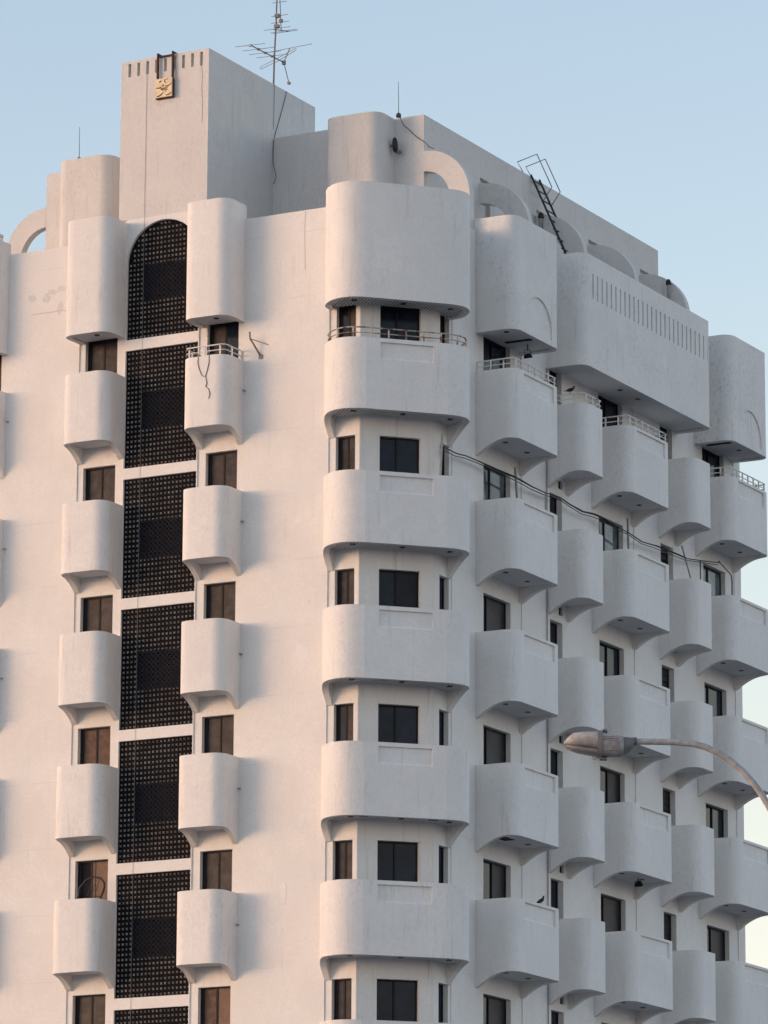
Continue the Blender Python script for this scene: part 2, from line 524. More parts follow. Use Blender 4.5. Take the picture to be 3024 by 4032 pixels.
# --- shells: balconies, roof blocks and drums share one builder
def rounded(pts, rad, n=8):
    """open polyline, interior corners rounded"""
    out = [pts[0]]
    for a, b, c in zip(pts, pts[1:], pts[2:]):
        a, b, c = Vector(a), Vector(b), Vector(c)
        p, q = b + (a - b).normalized() * rad, b + (c - b).normalized() * rad
        ctr = p + q - b
        for k in range(n + 1):
            t = k / n * math.pi / 2
            v = ctr + (p - ctr) * math.cos(t) + (q - ctr) * math.sin(t)
            out.append((v.x, v.y))
    out.append(pts[-1])
    return out

def densify(path, step, test):
    out = [path[0]]
    for a, b in zip(path, path[1:]):
        L = math.dist(a, b)
        n = max(1, int(L / step)) if test(a, b) else 1
        for k in range(1, n + 1):
            out.append((a[0] + (b[0] - a[0]) * k / n, a[1] + (b[1] - a[1]) * k / n))
    return out

def offset(path, t):
    out = []
    for k, p in enumerate(path):
        ds = []
        if k > 0: ds.append((Vector(p) - Vector(path[k - 1])).normalized())
        if k < len(path) - 1: ds.append((Vector(path[k + 1]) - Vector(p)).normalized())
        d = sum(ds, Vector((0, 0))).normalized()
        nrm = Vector((-d.y, d.x))            # left of travel = inward
        out.append((p[0] + nrm.x * t, p[1] + nrm.y * t))
    return out

def shell(name, path, zlow, z1, t, close, slab, parent=B, mats=('balcony', 'soffit', 'rim'), reliefs=None, floor=None):
    """path runs so that the inside lies to its left; zlow(x, y) gives the underside of the wall"""
    inn = offset(path, t)
    mb = MB()
    for k in range(len(path) - 1):
        a, b, c, d = path[k], path[k + 1], inn[k + 1], inn[k]
        za, zb_ = zlow(*a), zlow(*b)
        if reliefs and k in reliefs:
            uu, zz, fn, mbk = reliefs[k][:4]
            L = math.dist(a, b); u = ((b[0] - a[0]) / L, (b[1] - a[1]) / L, 0)
            relief(mb, (a[0], a[1], 0), u, (u[1], -u[0], 0), breaks(0, L, *uu), breaks(za, z1, *zz), fn, 0, mbk)
            if len(reliefs[k]) > 4:                     # sloping sill in a recessed panel, shaped to catch sky light
                dp, P3 = reliefs[k][4], lambda a_, z_, d_: (a[0] + u[0] * a_ - u[1] * d_, a[1] + u[1] * a_ + u[0] * d_, z_)
                mb.face([P3(uu[0], zz[0], 0.002), P3(uu[1], zz[0], 0.002), P3(uu[1], zz[0] + dp * 0.9, dp - 0.001), P3(uu[0], zz[0] + dp * 0.9, dp - 0.001)])
        else:
            mb.face([(*a, za), (*b, zb_), (*b, z1), (*a, z1)])
        mb.face([(*d, za), (*c, zb_), (*c, z1), (*d, z1)])
        mb.face([(*a, z1), (*b, z1), (*c, z1), (*d, z1)], 0)
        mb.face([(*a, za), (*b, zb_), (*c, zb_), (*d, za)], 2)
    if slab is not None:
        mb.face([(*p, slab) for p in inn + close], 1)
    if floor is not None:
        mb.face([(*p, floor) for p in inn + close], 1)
    return mb.build(name, mats, parent, smooth=28), inn

def downlight(parent, x, y, z):
    d = MB()
    d.tube([(x, y, z - 0.012), (x, y, z + 0.03)], 0.068, 14)
    d.build('downlight', 'light', parent, smooth=40)

# left-hand facade balconies
AB = [(-7.04, -5.73), (-3.66, -2.40)]
PA = 0.85
def pathA(x0, x1):
    p = rounded([(x0, 0.05), (x0, -PA), (x1, -PA), (x1, 0.05)], 0.33, 9)
    return densify(p, 0.07, lambda a, b: abs(a[0] - b[0]) < 1e-4)
BAL = {}
for ci, (x0, x1) in enumerate(AB):
    pth = pathA(x0, x1)
    blk, inn = shell('parapet_block', pth, lambda x, y: BLK0, BLK1 + 0.02, 0.15, [], BLK0 + 0.05, mats=('balcony', 'soffit', 'rim'), floor=33.2)
    downlight(blk, (x0 + x1) / 2 + 0.1, -0.42, BLK0 + 0.05)
    for k in range(KMAX):
        zb = ZB - H * k
        fn = lambda x, y, zb=zb: zb - 0.33 * max(0.0, 1 - max(0.0, -y) / 0.66) ** 2
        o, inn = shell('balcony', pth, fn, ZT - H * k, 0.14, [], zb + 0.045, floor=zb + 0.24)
        BAL['A', ci, k] = o

# corner bay
half = [(-0.07, 0.05), (-0.07, 0.0), (-0.067, -0.10), (-0.055, -0.2), (-0.02, -0.31), (0.05, -0.425), (0.14, -0.53), (0.26, -0.64), (0.40, -0.735), (0.53, -0.79),
        (0.66, -0.825), (0.78, -0.83), (0.90, -0.81), (1.02, -0.765), (1.14, -0.69), (1.26, -0.60)]
mirr = lambda p: (XB - p[1], XB - p[0])
bayp = half + [mirr(p) for p in reversed(half)]
bayp_left = [(MIR - x, y) for x, y in reversed(bayp)]
front_seg = len(half) - 1
Lf = math.dist(bayp[front_seg], bayp[front_seg + 1])
def clip_slats(poly, zc, parent, mirror=False):
    """thin boards under the bay, running square to the chamfer"""
    def inside(x, y):
        c = False; n = len(poly)
        for i in range(n):
            (x1, y1), (x2, y2) = poly[i], poly[i - 1]
            if (y1 > y) != (y2 > y) and x < (x2 - x1) * (y - y1) / (y2 - y1) + x1: c = not c
        return c
    mb = MB()
    k = 0
    a = -1.2
    while a < 3.9:
        run = []
        b = 0.2
        while b < 2.3:
            x, y = 0.77 + s2 * a + s2 * (b - 0.8), s2 * a - s2 * (b - 0.8)
            if inside(x, y): run.append(b)
            b += 0.03
        if len(run) > 2:
            b0, b1 = run[0], run[-1]
            bm = (b0 + b1) / 2
            cx, cy = 0.77 + s2 * a + s2 * (bm - 0.8), s2 * a - s2 * (bm - 0.8)
            mb.obox((cx, cy, zc - 0.008), (s2 * 0.023, s2 * 0.023, 0), (s2 * (b1 - b0) / 2, -s2 * (b1 - b0) / 2, 0), (0, 0, 0.008))
        a += 0.078
    if mirror:
        mb.v = [(MIR - x, y, z) for x, y, z in mb.v]
    mb.build('soffit_boards', 'soffit', parent, kind='stuff')
body = [(XB - 0.02, 1.31), (0.78, 0.02)]
for mirror, pth in ((False, bayp), (True, bayp_left)):
    cl = [(XB, 1.30), (0.77, 0.03)] if not mirror else [(MIR - 0.77, 0.03), (MIR - XB, 1.30)]
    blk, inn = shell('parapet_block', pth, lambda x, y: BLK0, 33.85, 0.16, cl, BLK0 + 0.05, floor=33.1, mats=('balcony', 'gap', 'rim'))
    polyin = inn + cl
    if mirror: polyin = [(MIR - x, y) for x, y in polyin]
    for k in range(-1, KMAX):
        zb = ZB - H * k
        if k >= 0:
            def fn(x, y, zb=zb, mirror=mirror):
                xx = MIR - x if mirror else x
                d = -y if (xx - 0.0) < (1.88 + y) - 0.0 and xx + y < 2.07 else xx - XB
                return zb - 0.44 * max(0.0, 1 - max(0.0, d) / 0.60) ** 2
            uu, zz = [Lf / 2 - 0.65, Lf / 2 + 0.65], [ZT - H * k - 0.51, ZT - H * k - 0.095]
            rel = {front_seg: (uu, zz, lambda i, j: (0.055, True) if (i, j) == (1, 1) else (0.0, True), None, 0.055)}
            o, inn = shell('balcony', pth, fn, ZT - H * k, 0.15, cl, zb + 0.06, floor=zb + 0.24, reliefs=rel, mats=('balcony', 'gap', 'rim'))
            BAL['bay', mirror, k] = o
        else:
            o = blk; zb = BLK0
        clip_slats(polyin, zb + 0.055, o, mirror)
        for (x, y) in ((0.80, -0.37), (1.68, 0.44), (2.43, 1.39)):
            downlight(o, MIR - x if mirror else x, y, zb + 0.036)

# right-hand facade balconies
PBX = 3.13
def pathB(y0, y1):
    p = rounded([(XB - 0.04, y0), (PBX, y0), (PBX, y1), (XB - 0.04, y1)], 0.31, 9)
    return densify(p, 0.09, lambda a, b: abs(a[1] - b[1]) < 1e-4)
for ci, (y0, y1, kind) in enumerate(B_BAYS):
    pth = pathB(y0, y1)
    seg = max(range(len(pth) - 1), key=lambda i: math.dist(pth[i], pth[i + 1]))
    ys = pth[seg][1]
    for k in range(KMAX):
        zb = ZB - H * k
        fn = lambda x, y, zb=zb: zb - 0.355 * max(0.0, 1 - max(0.0, x - XB) / 0.86) ** 2
        rel = None
        if kind == 'w':
            zt = ZT - H * k
            rel = {seg: ([y0 + 0.45 - ys, y1 - 0.41 - ys], [zt - 0.48, zt - 0.065], lambda i, j: (0.05, True) if (i, j) == (1, 1) else (0.0, True), None, 0.05)}
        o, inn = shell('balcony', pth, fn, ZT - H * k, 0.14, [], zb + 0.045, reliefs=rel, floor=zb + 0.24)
        BAL['B', ci, k] = o
        if kind == 'w':
            downlight(o, 2.555, y0 + 0.60, zb + 0.045)
            downlight(o, 2.55, y0 + 1.76, zb + 0.045)

def block(y0, y1, relfn):
    pth = pathB(y0, y1)
    seg = max(range(len(pth) - 1), key=lambda i: math.dist(pth[i], pth[i + 1]))
    rel = relfn(pth[seg][1], math.dist(pth[seg], pth[seg + 1]), seg) if relfn else None
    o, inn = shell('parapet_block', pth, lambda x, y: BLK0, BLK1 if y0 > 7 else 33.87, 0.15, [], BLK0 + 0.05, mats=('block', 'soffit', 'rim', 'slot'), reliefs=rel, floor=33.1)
    return o, seg, pth
def arched_panel(ys, L, seg, yc):
    # stepped columns following a round arch; narrow enough to read as a curve
    r, zb0, zsp = 0.72, 31.16, 31.34
    n = 40
    cols = [yc - ys - r + 2 * r * k / n for k in range(n + 1)]
    tops = [zsp + math.sqrt(max(0, r * r - (yc - ys - (cols[k] + cols[k + 1]) / 2) ** 2)) for k in range(n)]
    lv = sorted({round(t, 3) for t in tops} | {zb0})
    def fn(i, j):
        if not (1 <= i <= n): return (0.0, True)
        zl = breaks(BLK0, 33.87 if ys < 7 else BLK1, *lv)
        z = (zl[j] + zl[j + 1]) / 2
        return (0.04, True) if zb0 < z < tops[i - 1] else (0.0, True)
    return {seg: (cols, lv, fn, None)}
b1, _, _ = block(3.44, 5.92, lambda ys, L, seg: arched_panel(ys, L, seg, 4.70))
NS = 27
def slots(ys, L, seg):
    uu = []
    for k in range(NS):
        c = 7.73 + k * (14.615 - 7.73) / (NS - 1) - ys
        uu += [c - 0.036, c + 0.036]
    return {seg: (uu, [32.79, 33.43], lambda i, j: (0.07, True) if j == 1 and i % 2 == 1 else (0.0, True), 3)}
b2, _, _ = block(7.24, 14.91, slots)
b3, _, _ = block(16.05, 18.56, lambda ys, L, seg: arched_panel(ys, L, seg, 17.30))
for o, spots in ((b1, [(2.67, 3.86)]), (b2, [(2.68, 10.2), (2.68, 11.25)]), (b3, [(2.72, 17.45)])):
    for x, y in spots: downlight(o, x, y, BLK0 + 0.05)
for o, y in ((b1, 4.75), (b3, 16.55)):
    d = MB(); d.box(2.2, 2.96, y - 0.07, y + 0.07, BLK0 + 0.035, BLK0 + 0.09)
    d.build('soffit_gap', 'void', o)

# fallen soffit boards
for key, x, y, w, d, k in ((('bay', False, 2), 1.45, -0.02, 0.10, 0.035, 2), (('bay', False, 2), 1.80, 0.30, 0.10, 0.035, 2), (('bay', False, 3), 1.10, -0.30, 0.09, 0.035, 3), (('bay', False, 3), 2.26, 0.92, 0.11, 0.04, 3), (('B', 0, 3), 2.45, 4.15, 0.28, 0.30, 3)):
    q = MB()
    zz = ZB - H * k + 0.036
    if key[0] == 'bay': q.obox((x, y, zz), (s2 * w, s2 * w, 0), (s2 * d, -s2 * d, 0), (0, 0, 0.012))
    else: q.box(x - w / 2, x + w / 2, y - d, y + d, zz, zz + 0.03)
    q.build('soffit_gap', 'void', BAL[key])
# roof drums
for x0, x1 in ((-1.60, -0.05), (-9.33, -7.72)):
    p = rounded([(x0, 3.24), (x0, 2.34), (x1, 2.34), (x1, 3.24)], 0.34, 9)
    shell('roof_drum', p, lambda x, y: 33.0, 36.645, 0.16, [], None, mats=('roofwall', 'soffit', 'rim'), floor=36.4)

# ------------------------------------------------------------------ railings on the uppermost balconies
def railing(parent, pts, z, mat, posts):
    rp = [(x, y, z + 0.255) for x, y in pts]
    mp = [(x, y, z + 0.125) for x, y in pts]
    m = MB()
    m.tube(rp, 0.017, 6); m.tube(mp, 0.013, 6)
    rl = m.build('railing', mat, parent, smooth=50)
    L = [0]
    for a, b in zip(pts, pts[1:]): L.append(L[-1] + math.dist(a, b))
    n = max(2, round(L[-1] / posts))
    for k in range(n + 1):
        s = L[-1] * k / n
        i = max(j for j in range(len(L)) if L[j] <= s + 1e-6); i = min(i, len(pts) - 2)
        f = (s - L[i]) / (L[i + 1] - L[i])
        x, y = pts[i][0] + (pts[i + 1][0] - pts[i][0]) * f, pts[i][1] + (pts[i + 1][1] - pts[i][1]) * f
        q = MB(); q.box(x - 0.016, x + 0.016, y - 0.016, y + 0.016, z - 0.02, z + 0.26)
        q.build('post', mat, rl)
railing(BAL['A', 1, 0], rounded([(-3.58, 0.0), (-3.58, -0.77), (-2.48, -0.77), (-2.48, 0.0)], 0.1, 2), ZT, 'rail', 0.42)
railing(BAL['bay', False, 0], offset(bayp, 0.08)[2:-2], ZT, 'railrust', 0.44)
for ci in (0, 1, 2, 4):
    y0, y1, kd = B_BAYS[ci]
    railing(BAL['B', ci, 0], rounded([(XB, y0 + 0.08), (PBX - 0.09, y0 + 0.08), (PBX - 0.09, y1 - 0.10), (XB, y1 - 0.10)], 0.06, 2), ZT, 'rail', 0.36)

# ------------------------------------------------------------------ windows: frame mesh, panes as sub-parts; origin at sill, local x along the wall, local -y outwards
WCACHE = {}
def window_meshes(w, h, split):
    key = (round(w, 2), round(h, 2), split)
    if key in WCACHE: return WCACHE[key]
    f = MB(); t = 0.035
    f.box(0, w, -0.05, 0.03, 0, t); f.box(0, w, -0.05, 0.03, h - t, h)
    f.box(0, t, -0.05, 0.03, t, h - t); f.box(w - t, w, -0.05, 0.03, t, h - t)
    sp = w * split
    f.box(sp - 0.02, sp + 0.02, -0.045, 0.03, t, h - t)
    p1, p2 = MB(), MB()
    p1.box(t, sp - 0.02, -0.012, 0.012, t, h - t)
    p2.box(sp + 0.02, w - t, -0.03, -0.006, t, h - t)
    WCACHE[key] = [f, p1, p2]
    return WCACHE[key]
WM2 = {}
def pane_mesh(mbx, key, mat):
    k = (key, mat)
    if k not in WM2: WM2[k] = mbx.mesh('pane', mat)
    return WM2[k]
def window(o, ang, w, h, mats, split=0.5, handle=False, louvre=False):
    mw = Matrix.Translation(o) @ Matrix.Rotation(ang, 4, 'Z')
    f, p1, p2 = window_meshes(w, h, split)
    key = (round(w, 2), round(h, 2), split)
    wo = add('window', pane_mesh(f, (key, 'f'), 'frame'), B, mw)
    for q, (pm, mt) in enumerate(((p1, mats[0]), (p2, mats[1]))):
        add('pane', pane_mesh(pm, (key, q), mt), wo, mw)
    if ang == 0:
        st = MB(); st.box(0.035, 0.085, -0.032, -0.013, 0.035, h - 0.035); st.box(w * 0.5 + 0.02, w * 0.5 + 0.045, -0.034, -0.031, 0.035, h - 0.035)
        st.build('stile', 'frame', wo, mw=mw)
    if handle:
        hm = MB(); hm.box(w * handle - 0.018, w * handle + 0.018, -0.07, -0.03, h - 1.1, h - 0.95)
        hm.build('handle', 'rail', wo, mw=mw)
    if louvre:
        for k in range(6):
            lm = MB(); z = h - 0.16 - k * 0.17
            lm.obox((w * 0.5, -0.05, z), (w * 0.5 - 0.05, 0, 0), (0, 0.035, 0.012), (0, 0, 0.007))
            lm.build('louvre_slat', 'curtain', wo, mw=mw)
    return wo
rnd = random.Random(3)
dep = 0.20
for k, (z0, z1) in enumerate(DOOR[:KMAX + 1]):
    h = z1 - z0
    for ci, (x0, x1) in enumerate(A_DOORS):
        w = x1 - x0
        if ci in (0, 1):
            mats = ('brown', 'brown')
            if ci == 0 and k == 3: mats = ('wood', 'wood')
            if ci == 0 and k == 4: mats = ('void', 'tan')
            if ci == 1 and k == 5: mats = ('wood', 'tan')
            if k == 0: mats = ('brown', 'glass') if ci else ('brown', 'brown')
            window((x0, dep, z0), 0, w, h, mats, 0.5 if not (ci == 0 and k == 4) else 0.42)
        else:
            window((x0, dep, z0), 0, w, h, ('brown', 'brown') if k % 3 else ('glass', 'brown'), 0.5, handle=(0.0 if k == 0 else (0.55 if k % 2 else 0.32)))
    # chamfer window
    c0 = Vector((0.77, 0, 0)) + Vector((s2, s2, 0)) * CH[0] - Vector((s2, -s2, 0)) * dep
    window((c0.x, c0.y, z0), R(45), CH[1] - CH[0], h, ('glass', 'glass') if k != 2 else ('glass', 'curtain'), 0.45)
    for ci, (y0, y1) in enumerate(B_DOORS):
        w = y1 - y0
        pm = {0: ('glass', 'glass'), 2: ('curtain', 'glass'), 4: ('curtain', 'curtain')}.get(ci)
        sp = 0.5
        if pm is None:
            pm = rnd.choice((('glass', 'curtain'), ('glass', 'curtain'), ('curtain', 'glass'), ('glass', 'glass')))
            sp = rnd.choice((0.30, 0.38, 0.5))
            if k == 1: pm, sp = ('mirror', 'mirror'), 0.42  # panes with the reflection put into their colour
            if k == 0: pm, sp = ('glass', 'glass'), 0.5
        window((XB - dep, y0, z0), R(90), w, h, pm, sp, louvre=(ci == 4 and k > 0))

# ------------------------------------------------------------------ lattice screens of the stair
NC, PITX = 19, (SCR[1] - SCR[0]) / 19
def screen_meshes(h, arched):
    w = SCR[1] - SCR[0]
    rows = 24
    pz = (2.93) / rows
    def ok(x, z, m=0.05):
        if not arched: return True
        if z < h - w / 2: return True
        return math.hypot(x - w / 2, z - (h - w / 2)) < w / 2 - m
    f = MB()
    if arched:
        pts = [(0, 0), (w, 0)] + [(w / 2 + w / 2 * math.cos(math.pi * k / 24), h - w / 2 + w / 2 * math.sin(math.pi * k / 24)) for k in range(25)]
        f.face([(x, 0.125, z) for x, z in pts])
        bord = [(w, 0)] + pts[2:] + [(0, 0), (w, 0)]
        f.tube([(w / 2 + (x - w / 2) * 0.985, 0.09, 0.02 + z * 0.985) for x, z in bord], 0.028, 4)
    else:
        f.face([(0, 0.125, 0), (w, 0.125, 0), (w, 0.125, h), (0, 0.125, h)])
        for b in ((0, w, 0, 0.035), (0, w, h - 0.035, h), (0, 0.035, 0.035, h - 0.035), (w - 0.035, w, 0.035, h - 0.035)):
            f.box(b[0], b[1], 0.06, 0.12, b[2], b[3])
    gx0, gx1, gz0, gz1 = 4 * PITX, 15 * PITX, 7.5 * pz, 15.5 * pz
    for c in range(1, NC):
        x = c * PITX
        zt = h if not arched else (h - w / 2 + math.sqrt(max(0, (w / 2) ** 2 - (x - w / 2) ** 2)))
        f.box(x - 0.011, x + 0.011, 0.085, 0.12, 0.03, zt - 0.03)
    for r in range(1, rows):
        z = r * pz
        xa, xb = 0.03, w - 0.03
        if arched and z > h - w / 2:
            d = math.sqrt(max(0, (w / 2) ** 2 - (z - (h - w / 2)) ** 2)); xa, xb = w / 2 - d + 0.03, w / 2 + d - 0.03
        if xb > xa: f.box(xa, xb, 0.09, 0.118, z - 0.011, z + 0.011)
    st = MB()
    for c in range(NC):
        for r in range(rows):
            x, z = (c + 0.5) * PITX, (r + 0.5) * pz
            if gx0 < x < gx1 and gz0 < z < gz1: continue
            if not ok(x, z): continue
            a, b = 0.040, 0.015
            ring = []
            for q in range(8):
                rad = a if q % 2 == 0 else b * 1.5
                t = math.pi / 4 * q + math.pi / 4
                ring.append((x + rad * math.cos(t), 0.088, z + rad * 1.05 * math.sin(t)))
            i = len(st.v); st.v += ring + [(x, 0.05, z)]
            for q in range(8):
                st.f.append((i + q, i + (q + 1) % 8, i + 8)); st.m.append(0)
    gr = MB()
    gr.box(gx0, gx1, 0.072, 0.08, gz0, gz0 + 0.02); gr.box(gx0, gx1, 0.072, 0.08, gz1 - 0.02, gz1)
    gr.box(gx0, gx0 + 0.02, 0.072, 0.08, gz0, gz1); gr.box(gx1 - 0.02, gx1, 0.072, 0.08, gz0, gz1)
    gw, gh = gx1 - gx0, gz1 - gz0
    p = 0.125
    for sgn in (1, -1):
        c = -gh
        while c < gw:
            # line x = c + z (sgn>0) or mirrored, clipped
            za, zb2 = max(0, -c), min(gh, gw - c)
            if zb2 - za > 0.03:
                xa, xb = c + za, c + zb2
                if sgn < 0: xa, xb = gw - xa, gw - xb
                A_, B_ = Vector((gx0 + xa, 0.066 + 0.006 * sgn, gz0 + za)), Vector((gx0 + xb, 0.066 + 0.006 * sgn, gz0 + zb2))
                d = (B_ - A_)
                nrm = Vector((-d.z, 0, d.x)).normalized() * 0.012
                gr.obox((A_ + B_) / 2, d / 2, (0, 0.005, 0), nrm)
            c += p
    return f.mesh('lattice_screen', 'lattice'), st.mesh('stud_field', 'stud'), gr.mesh('window_grille', 'grille')
RECT = screen_meshes(2.93, False)
ARCH = screen_meshes(2.93, True)
for k in range(-1, KMAX):
    ms = ARCH if k < 0 else RECT
    mw = Matrix.Translation((SCR[0], 0, 30.96 if k < 0 else SCREENS[k][0]))
    so = add('lattice_screen', ms[0], B, mw)
    add('stud_field', ms[1], so, mw, kind='stuff')
    add('window_grille', ms[2], so, mw, kind='stuff')

# ------------------------------------------------------------------ wear on the walls: repairs, peeled paint, cracks, drain pipe, spouts
def patch(cx, cz, w, h, mat, seed, y=-0.004, name='plaster_patch'):
    r = random.Random(seed)
    n = 40
    ph = [(q, r.uniform(0, 6.28), r.uniform(0.04, 0.30) / q ** 0.7) for q in (1, 2, 3, 5, 8, 11)]
    pts = []
    for k in range(n):
        a = 2 * math.pi * k / n
        q = 0.5 * (0.8 + sum(amp * math.sin(f * a + p0) for f, p0, amp in ph))
        pts.append((cx + w * q * math.cos(a), y, cz + h * q * math.sin(a)))
    yb = y + 0.012
    mb = MB(); mb.face(pts)
    for a, b in zip(pts, pts[1:] + pts[:1]):
        mb.face([a, b, (b[0], yb, b[2]), (a[0], yb, a[2])])
    mb.build(name, mat, B)
for i, (x, z, w, h, m) in enumerate([(-0.88, 25.97, 0.22, 0.20, 'peel'), (-0.77, 22.78, 0.42, 0.46, 'peel'), (-0.69, 18.83, 0.20, 0.42, 'peel'), (-1.16, 17.08, 0.20, 0.62, 'peel'),
                                     (-1.22, 16.31, 0.1, 0.22, 'peel'), (-0.22, 18.3, 0.14, 0.5, 'peel'), (-0.55, 24.0, 0.07, 0.1, 'repair'), (-1.9, 20.9, 0.05, 0.06, 'repair'),
                                     (-8.45, 32.36, 0.26, 0.22, 'repair'), (-8.02, 32.34, 0.26, 0.30, 'repair'), (-7.62, 32.05, 0.20, 0.42, 'repair'), (-7.85, 32.45, 0.30, 0.18, 'repair'), (-7.60, 32.50, 0.24, 0.20, 'repair')]):
    patch(x, z, w, h, m, 20 + i, y=-0.003 - 0.0015 * (i % 5))
for i, (x, z, w, h) in enumerate([(-8.60, 35.62, 0.55, 0.30), (-8.85, 35.30, 0.26, 0.55), (-8.25, 35.50, 0.34, 0.22), (-8.5, 34.95, 0.30, 0.24)]):
    patch(x, z, w, h, 'repair', 60 + i, y=2.337 - 0.0015 * i)
def crack(pts, r=0.006):
    m = MB(); m.tube(pts, r, 4); m.build('crack', 'crack', B)
crack([(-3.69, -0.001, 37.66), (-3.66, -0.001, 37.4), (-3.68, -0.001, 37.1), (-3.65, -0.001, 36.7), (-3.66, -0.001, 36.2)], 0.007)
crack([(-8.44, -0.001, 31.94), (-8.2, -0.001, 31.955), (-7.9, -0.001, 31.94), (-7.6, -0.001, 31.96), (-7.46, -0.001, 31.93)], 0.005)
crack([(-0.75, -0.001, 33.55), (-0.76, -0.001, 33.0), (-0.74, -0.001, 32.1)], 0.005)
for k in range(KMAX + 1):
    zz = 29.3 - H * k + 0.01
    for x in (-2.36, -9.05):
        m = MB(); m.tube([(x, 0.02, zz), (x, -0.10, zz - 0.015)], 0.022, 8); m.build('drain_spout', 'conduit', B, smooth=40)
m = MB(); m.tube([(XB + 0.03, 7.19, 0.2), (XB + 0.03, 7.19, 31.0)], 0.014, 8); m.build('drain_pipe', 'pipe', B, smooth=40)

# ------------------------------------------------------------------ small things on the building
# emblem plaque
e = thing('emblem_plaque', 'square cream plaque with dark curved emblem hung from the stair tower top', 'plaque', (-4.69, -0.1, 36.96))
m = MB(); m.box(-4.92, -4.46, -0.13, -0.08, 36.96, 37.44); m.build('board', 'plaque', e)
m = MB(); m.box(-4.935, -4.445, -0.085, -0.02, 36.945, 37.43); m.build('backing', 'rust', e)
strokes = [([(.24, .80), (.30, .85), (.37, .87)], .016), ([(.66, .93), (.58, .91), (.56, .84), (.60, .77), (.67, .75)], .011), ([(.73, .97), (.725, .87)], .009),
           ([(.60, .56), (.75, .55), (.88, .60), (.97, .70)], .013), ([(.05, .53), (.20, .50), (.30, .515), (.38, .56)], .013), ([(.47, .56), (.47, .68)], .013), ([(.42, .60), (.53, .62)], .014),
           ([(.32, .46), (.80, .49)], .011), ([(.33, .415), (.74, .44)], .011), ([(.36, .375), (.66, .395)], .009), ([(.60, .35), (.80, .385)], .011), ([(.62, .35), (.65, .29), (.70, .27)], .009),
           ([(.10, .06), (.24, .075), (.36, .14), (.50, .27)], .014), ([(.65, .085), (.80, .09), (.90, .13), (.97, .19)], .013), ([(.46, .33), (.49, .34)], .012)]
for pts, r in strokes:
    m = MB(); m.tube([(-4.92 + 0.46 * u, -0.132, 36.96 + 0.48 * v) for u, v in pts], [r * 0.8] + [r] * (len(pts) - 2) + [r * 0.5], 6)
    m.build('emblem_stroke', 'emblem', e, smooth=60)
for x in (-4.90, -4.475):
    m = MB(); m.box(x - 0.019, x + 0.019, -0.09, -0.03, 37.43, 38.12); m.box(x - 0.019, x + 0.019, -0.02, 0.22, 38.075, 38.12); m.build('hanger_strap', 'rust', e)
m = MB(); m.box(-4.87, -4.50, -0.06, -0.02, 38.02, 38.055); m.build('crossbar', 'rust', e)

# television antenna
a = thing('tv_antenna', 'tall metal television antenna mast on the stair tower roof edge', 'antenna', (-3.52, 3.25, 38.07))
m = MB(); m.tube([(-3.53, 3.24, 37.8), (-3.53, 3.27, 38.78), (-3.53, 3.34, 39.7), (-3.53, 3.40, 41.0)], [0.026, 0.022, 0.02, 0.018], 8); m.build('mast', 'steel', a, smooth=50)
m = MB(); m.tube([(-3.5, 2.0, 38.75), (-3.5, 3.72, 38.79)], 0.014, 6); m.build('boom', 'steel', a)
for y, l, r, z in ((2.02, .43, .42, 38.735), (2.43, .46, .44, 38.755), (2.78, .47, .45, 38.765), (3.12, .46, .44, 38.78)):
    m = MB(); m.tube([(-3.5 - l, y, z + 0.03), (-3.5 + r, y, z - 0.01)], 0.0075, 5); m.box(-3.535, -3.465, y - .03, y + .03, z - .02, z + .03); m.build('element', 'thin', a)
m = MB(); loop = [(-4.0, 38.60), (-3.5, 38.74), (-3.0, 38.94), (-2.97, 38.98), (-3.0, 39.0), (-3.5, 38.82), (-3.99, 38.67), (-4.02, 38.64), (-4.0, 38.60)]
m.tube([(x, 3.4, z) for x, z in loop], 0.0075, 5); m.build('folded_dipole', 'thin', a)
m = MB(); m.tube([(-3.5, 3.70, 38.79), (-3.5, 3.99, 39.25)], 0.012, 6); m.tube([(-3.5, 3.70, 38.79), (-3.5, 3.97, 38.33)], 0.012, 6)
m.box(-3.54, -3.46, 3.66, 3.74, 38.74, 38.84); m.box(-3.53, -3.47, 3.93, 4.01, 38.30, 38.36); m.build('reflector_fork', 'steel', a)
m = MB(); m.tube([(-4.12, 3.99, 39.24), (-2.85, 3.99, 39.27)], 0.0075, 5); m.build('element', 'thin', a)
m = MB(); m.tube([(-3.5, 3.55, 39.58), (-3.5, 3.45, 40.6)], 0.011, 6); m.tube([(-3.5, 3.15, 39.50), (-3.5, 3.92, 39.68)], 0.012, 6); m.tube([(-3.5, 3.21, 39.91), (-3.5, 3.34, 39.70)], 0.009, 5)
m.box(-3.57, -3.45, 3.30, 3.40, 39.60, 39.68); m.box(-3.56, -3.46, 3.33, 3.42, 39.88, 39.97); m.box(-3.54, -3.46, 3.5, 3.57, 39.80, 39.88); m.build('upper_frame', 'steel', a)
for y, z, l, r in ((3.2, 39.52, .30, .46), (3.6, 39.58, .34, .42), (3.88, 39.66, .42, .30), (3.42, 39.76, .22, .30), (3.40, 39.93, .20, .28), (3.44, 40.30, .2, .22), (3.44, 40.6, .2, .22)):
    m = MB(); m.tube([(-3.5 - l, y, z + 0.01), (-3.5 + r, y, z - 0.005)], 0.0075, 5); m.build('element', 'thin', a)

def tubething(name, label, cat, pts, r, mat, group=None):
    m = MB(); m.tube(pts, r, 6)
    return m.build(name, mat, None, smooth=50, label=label, cat=cat, group=group)
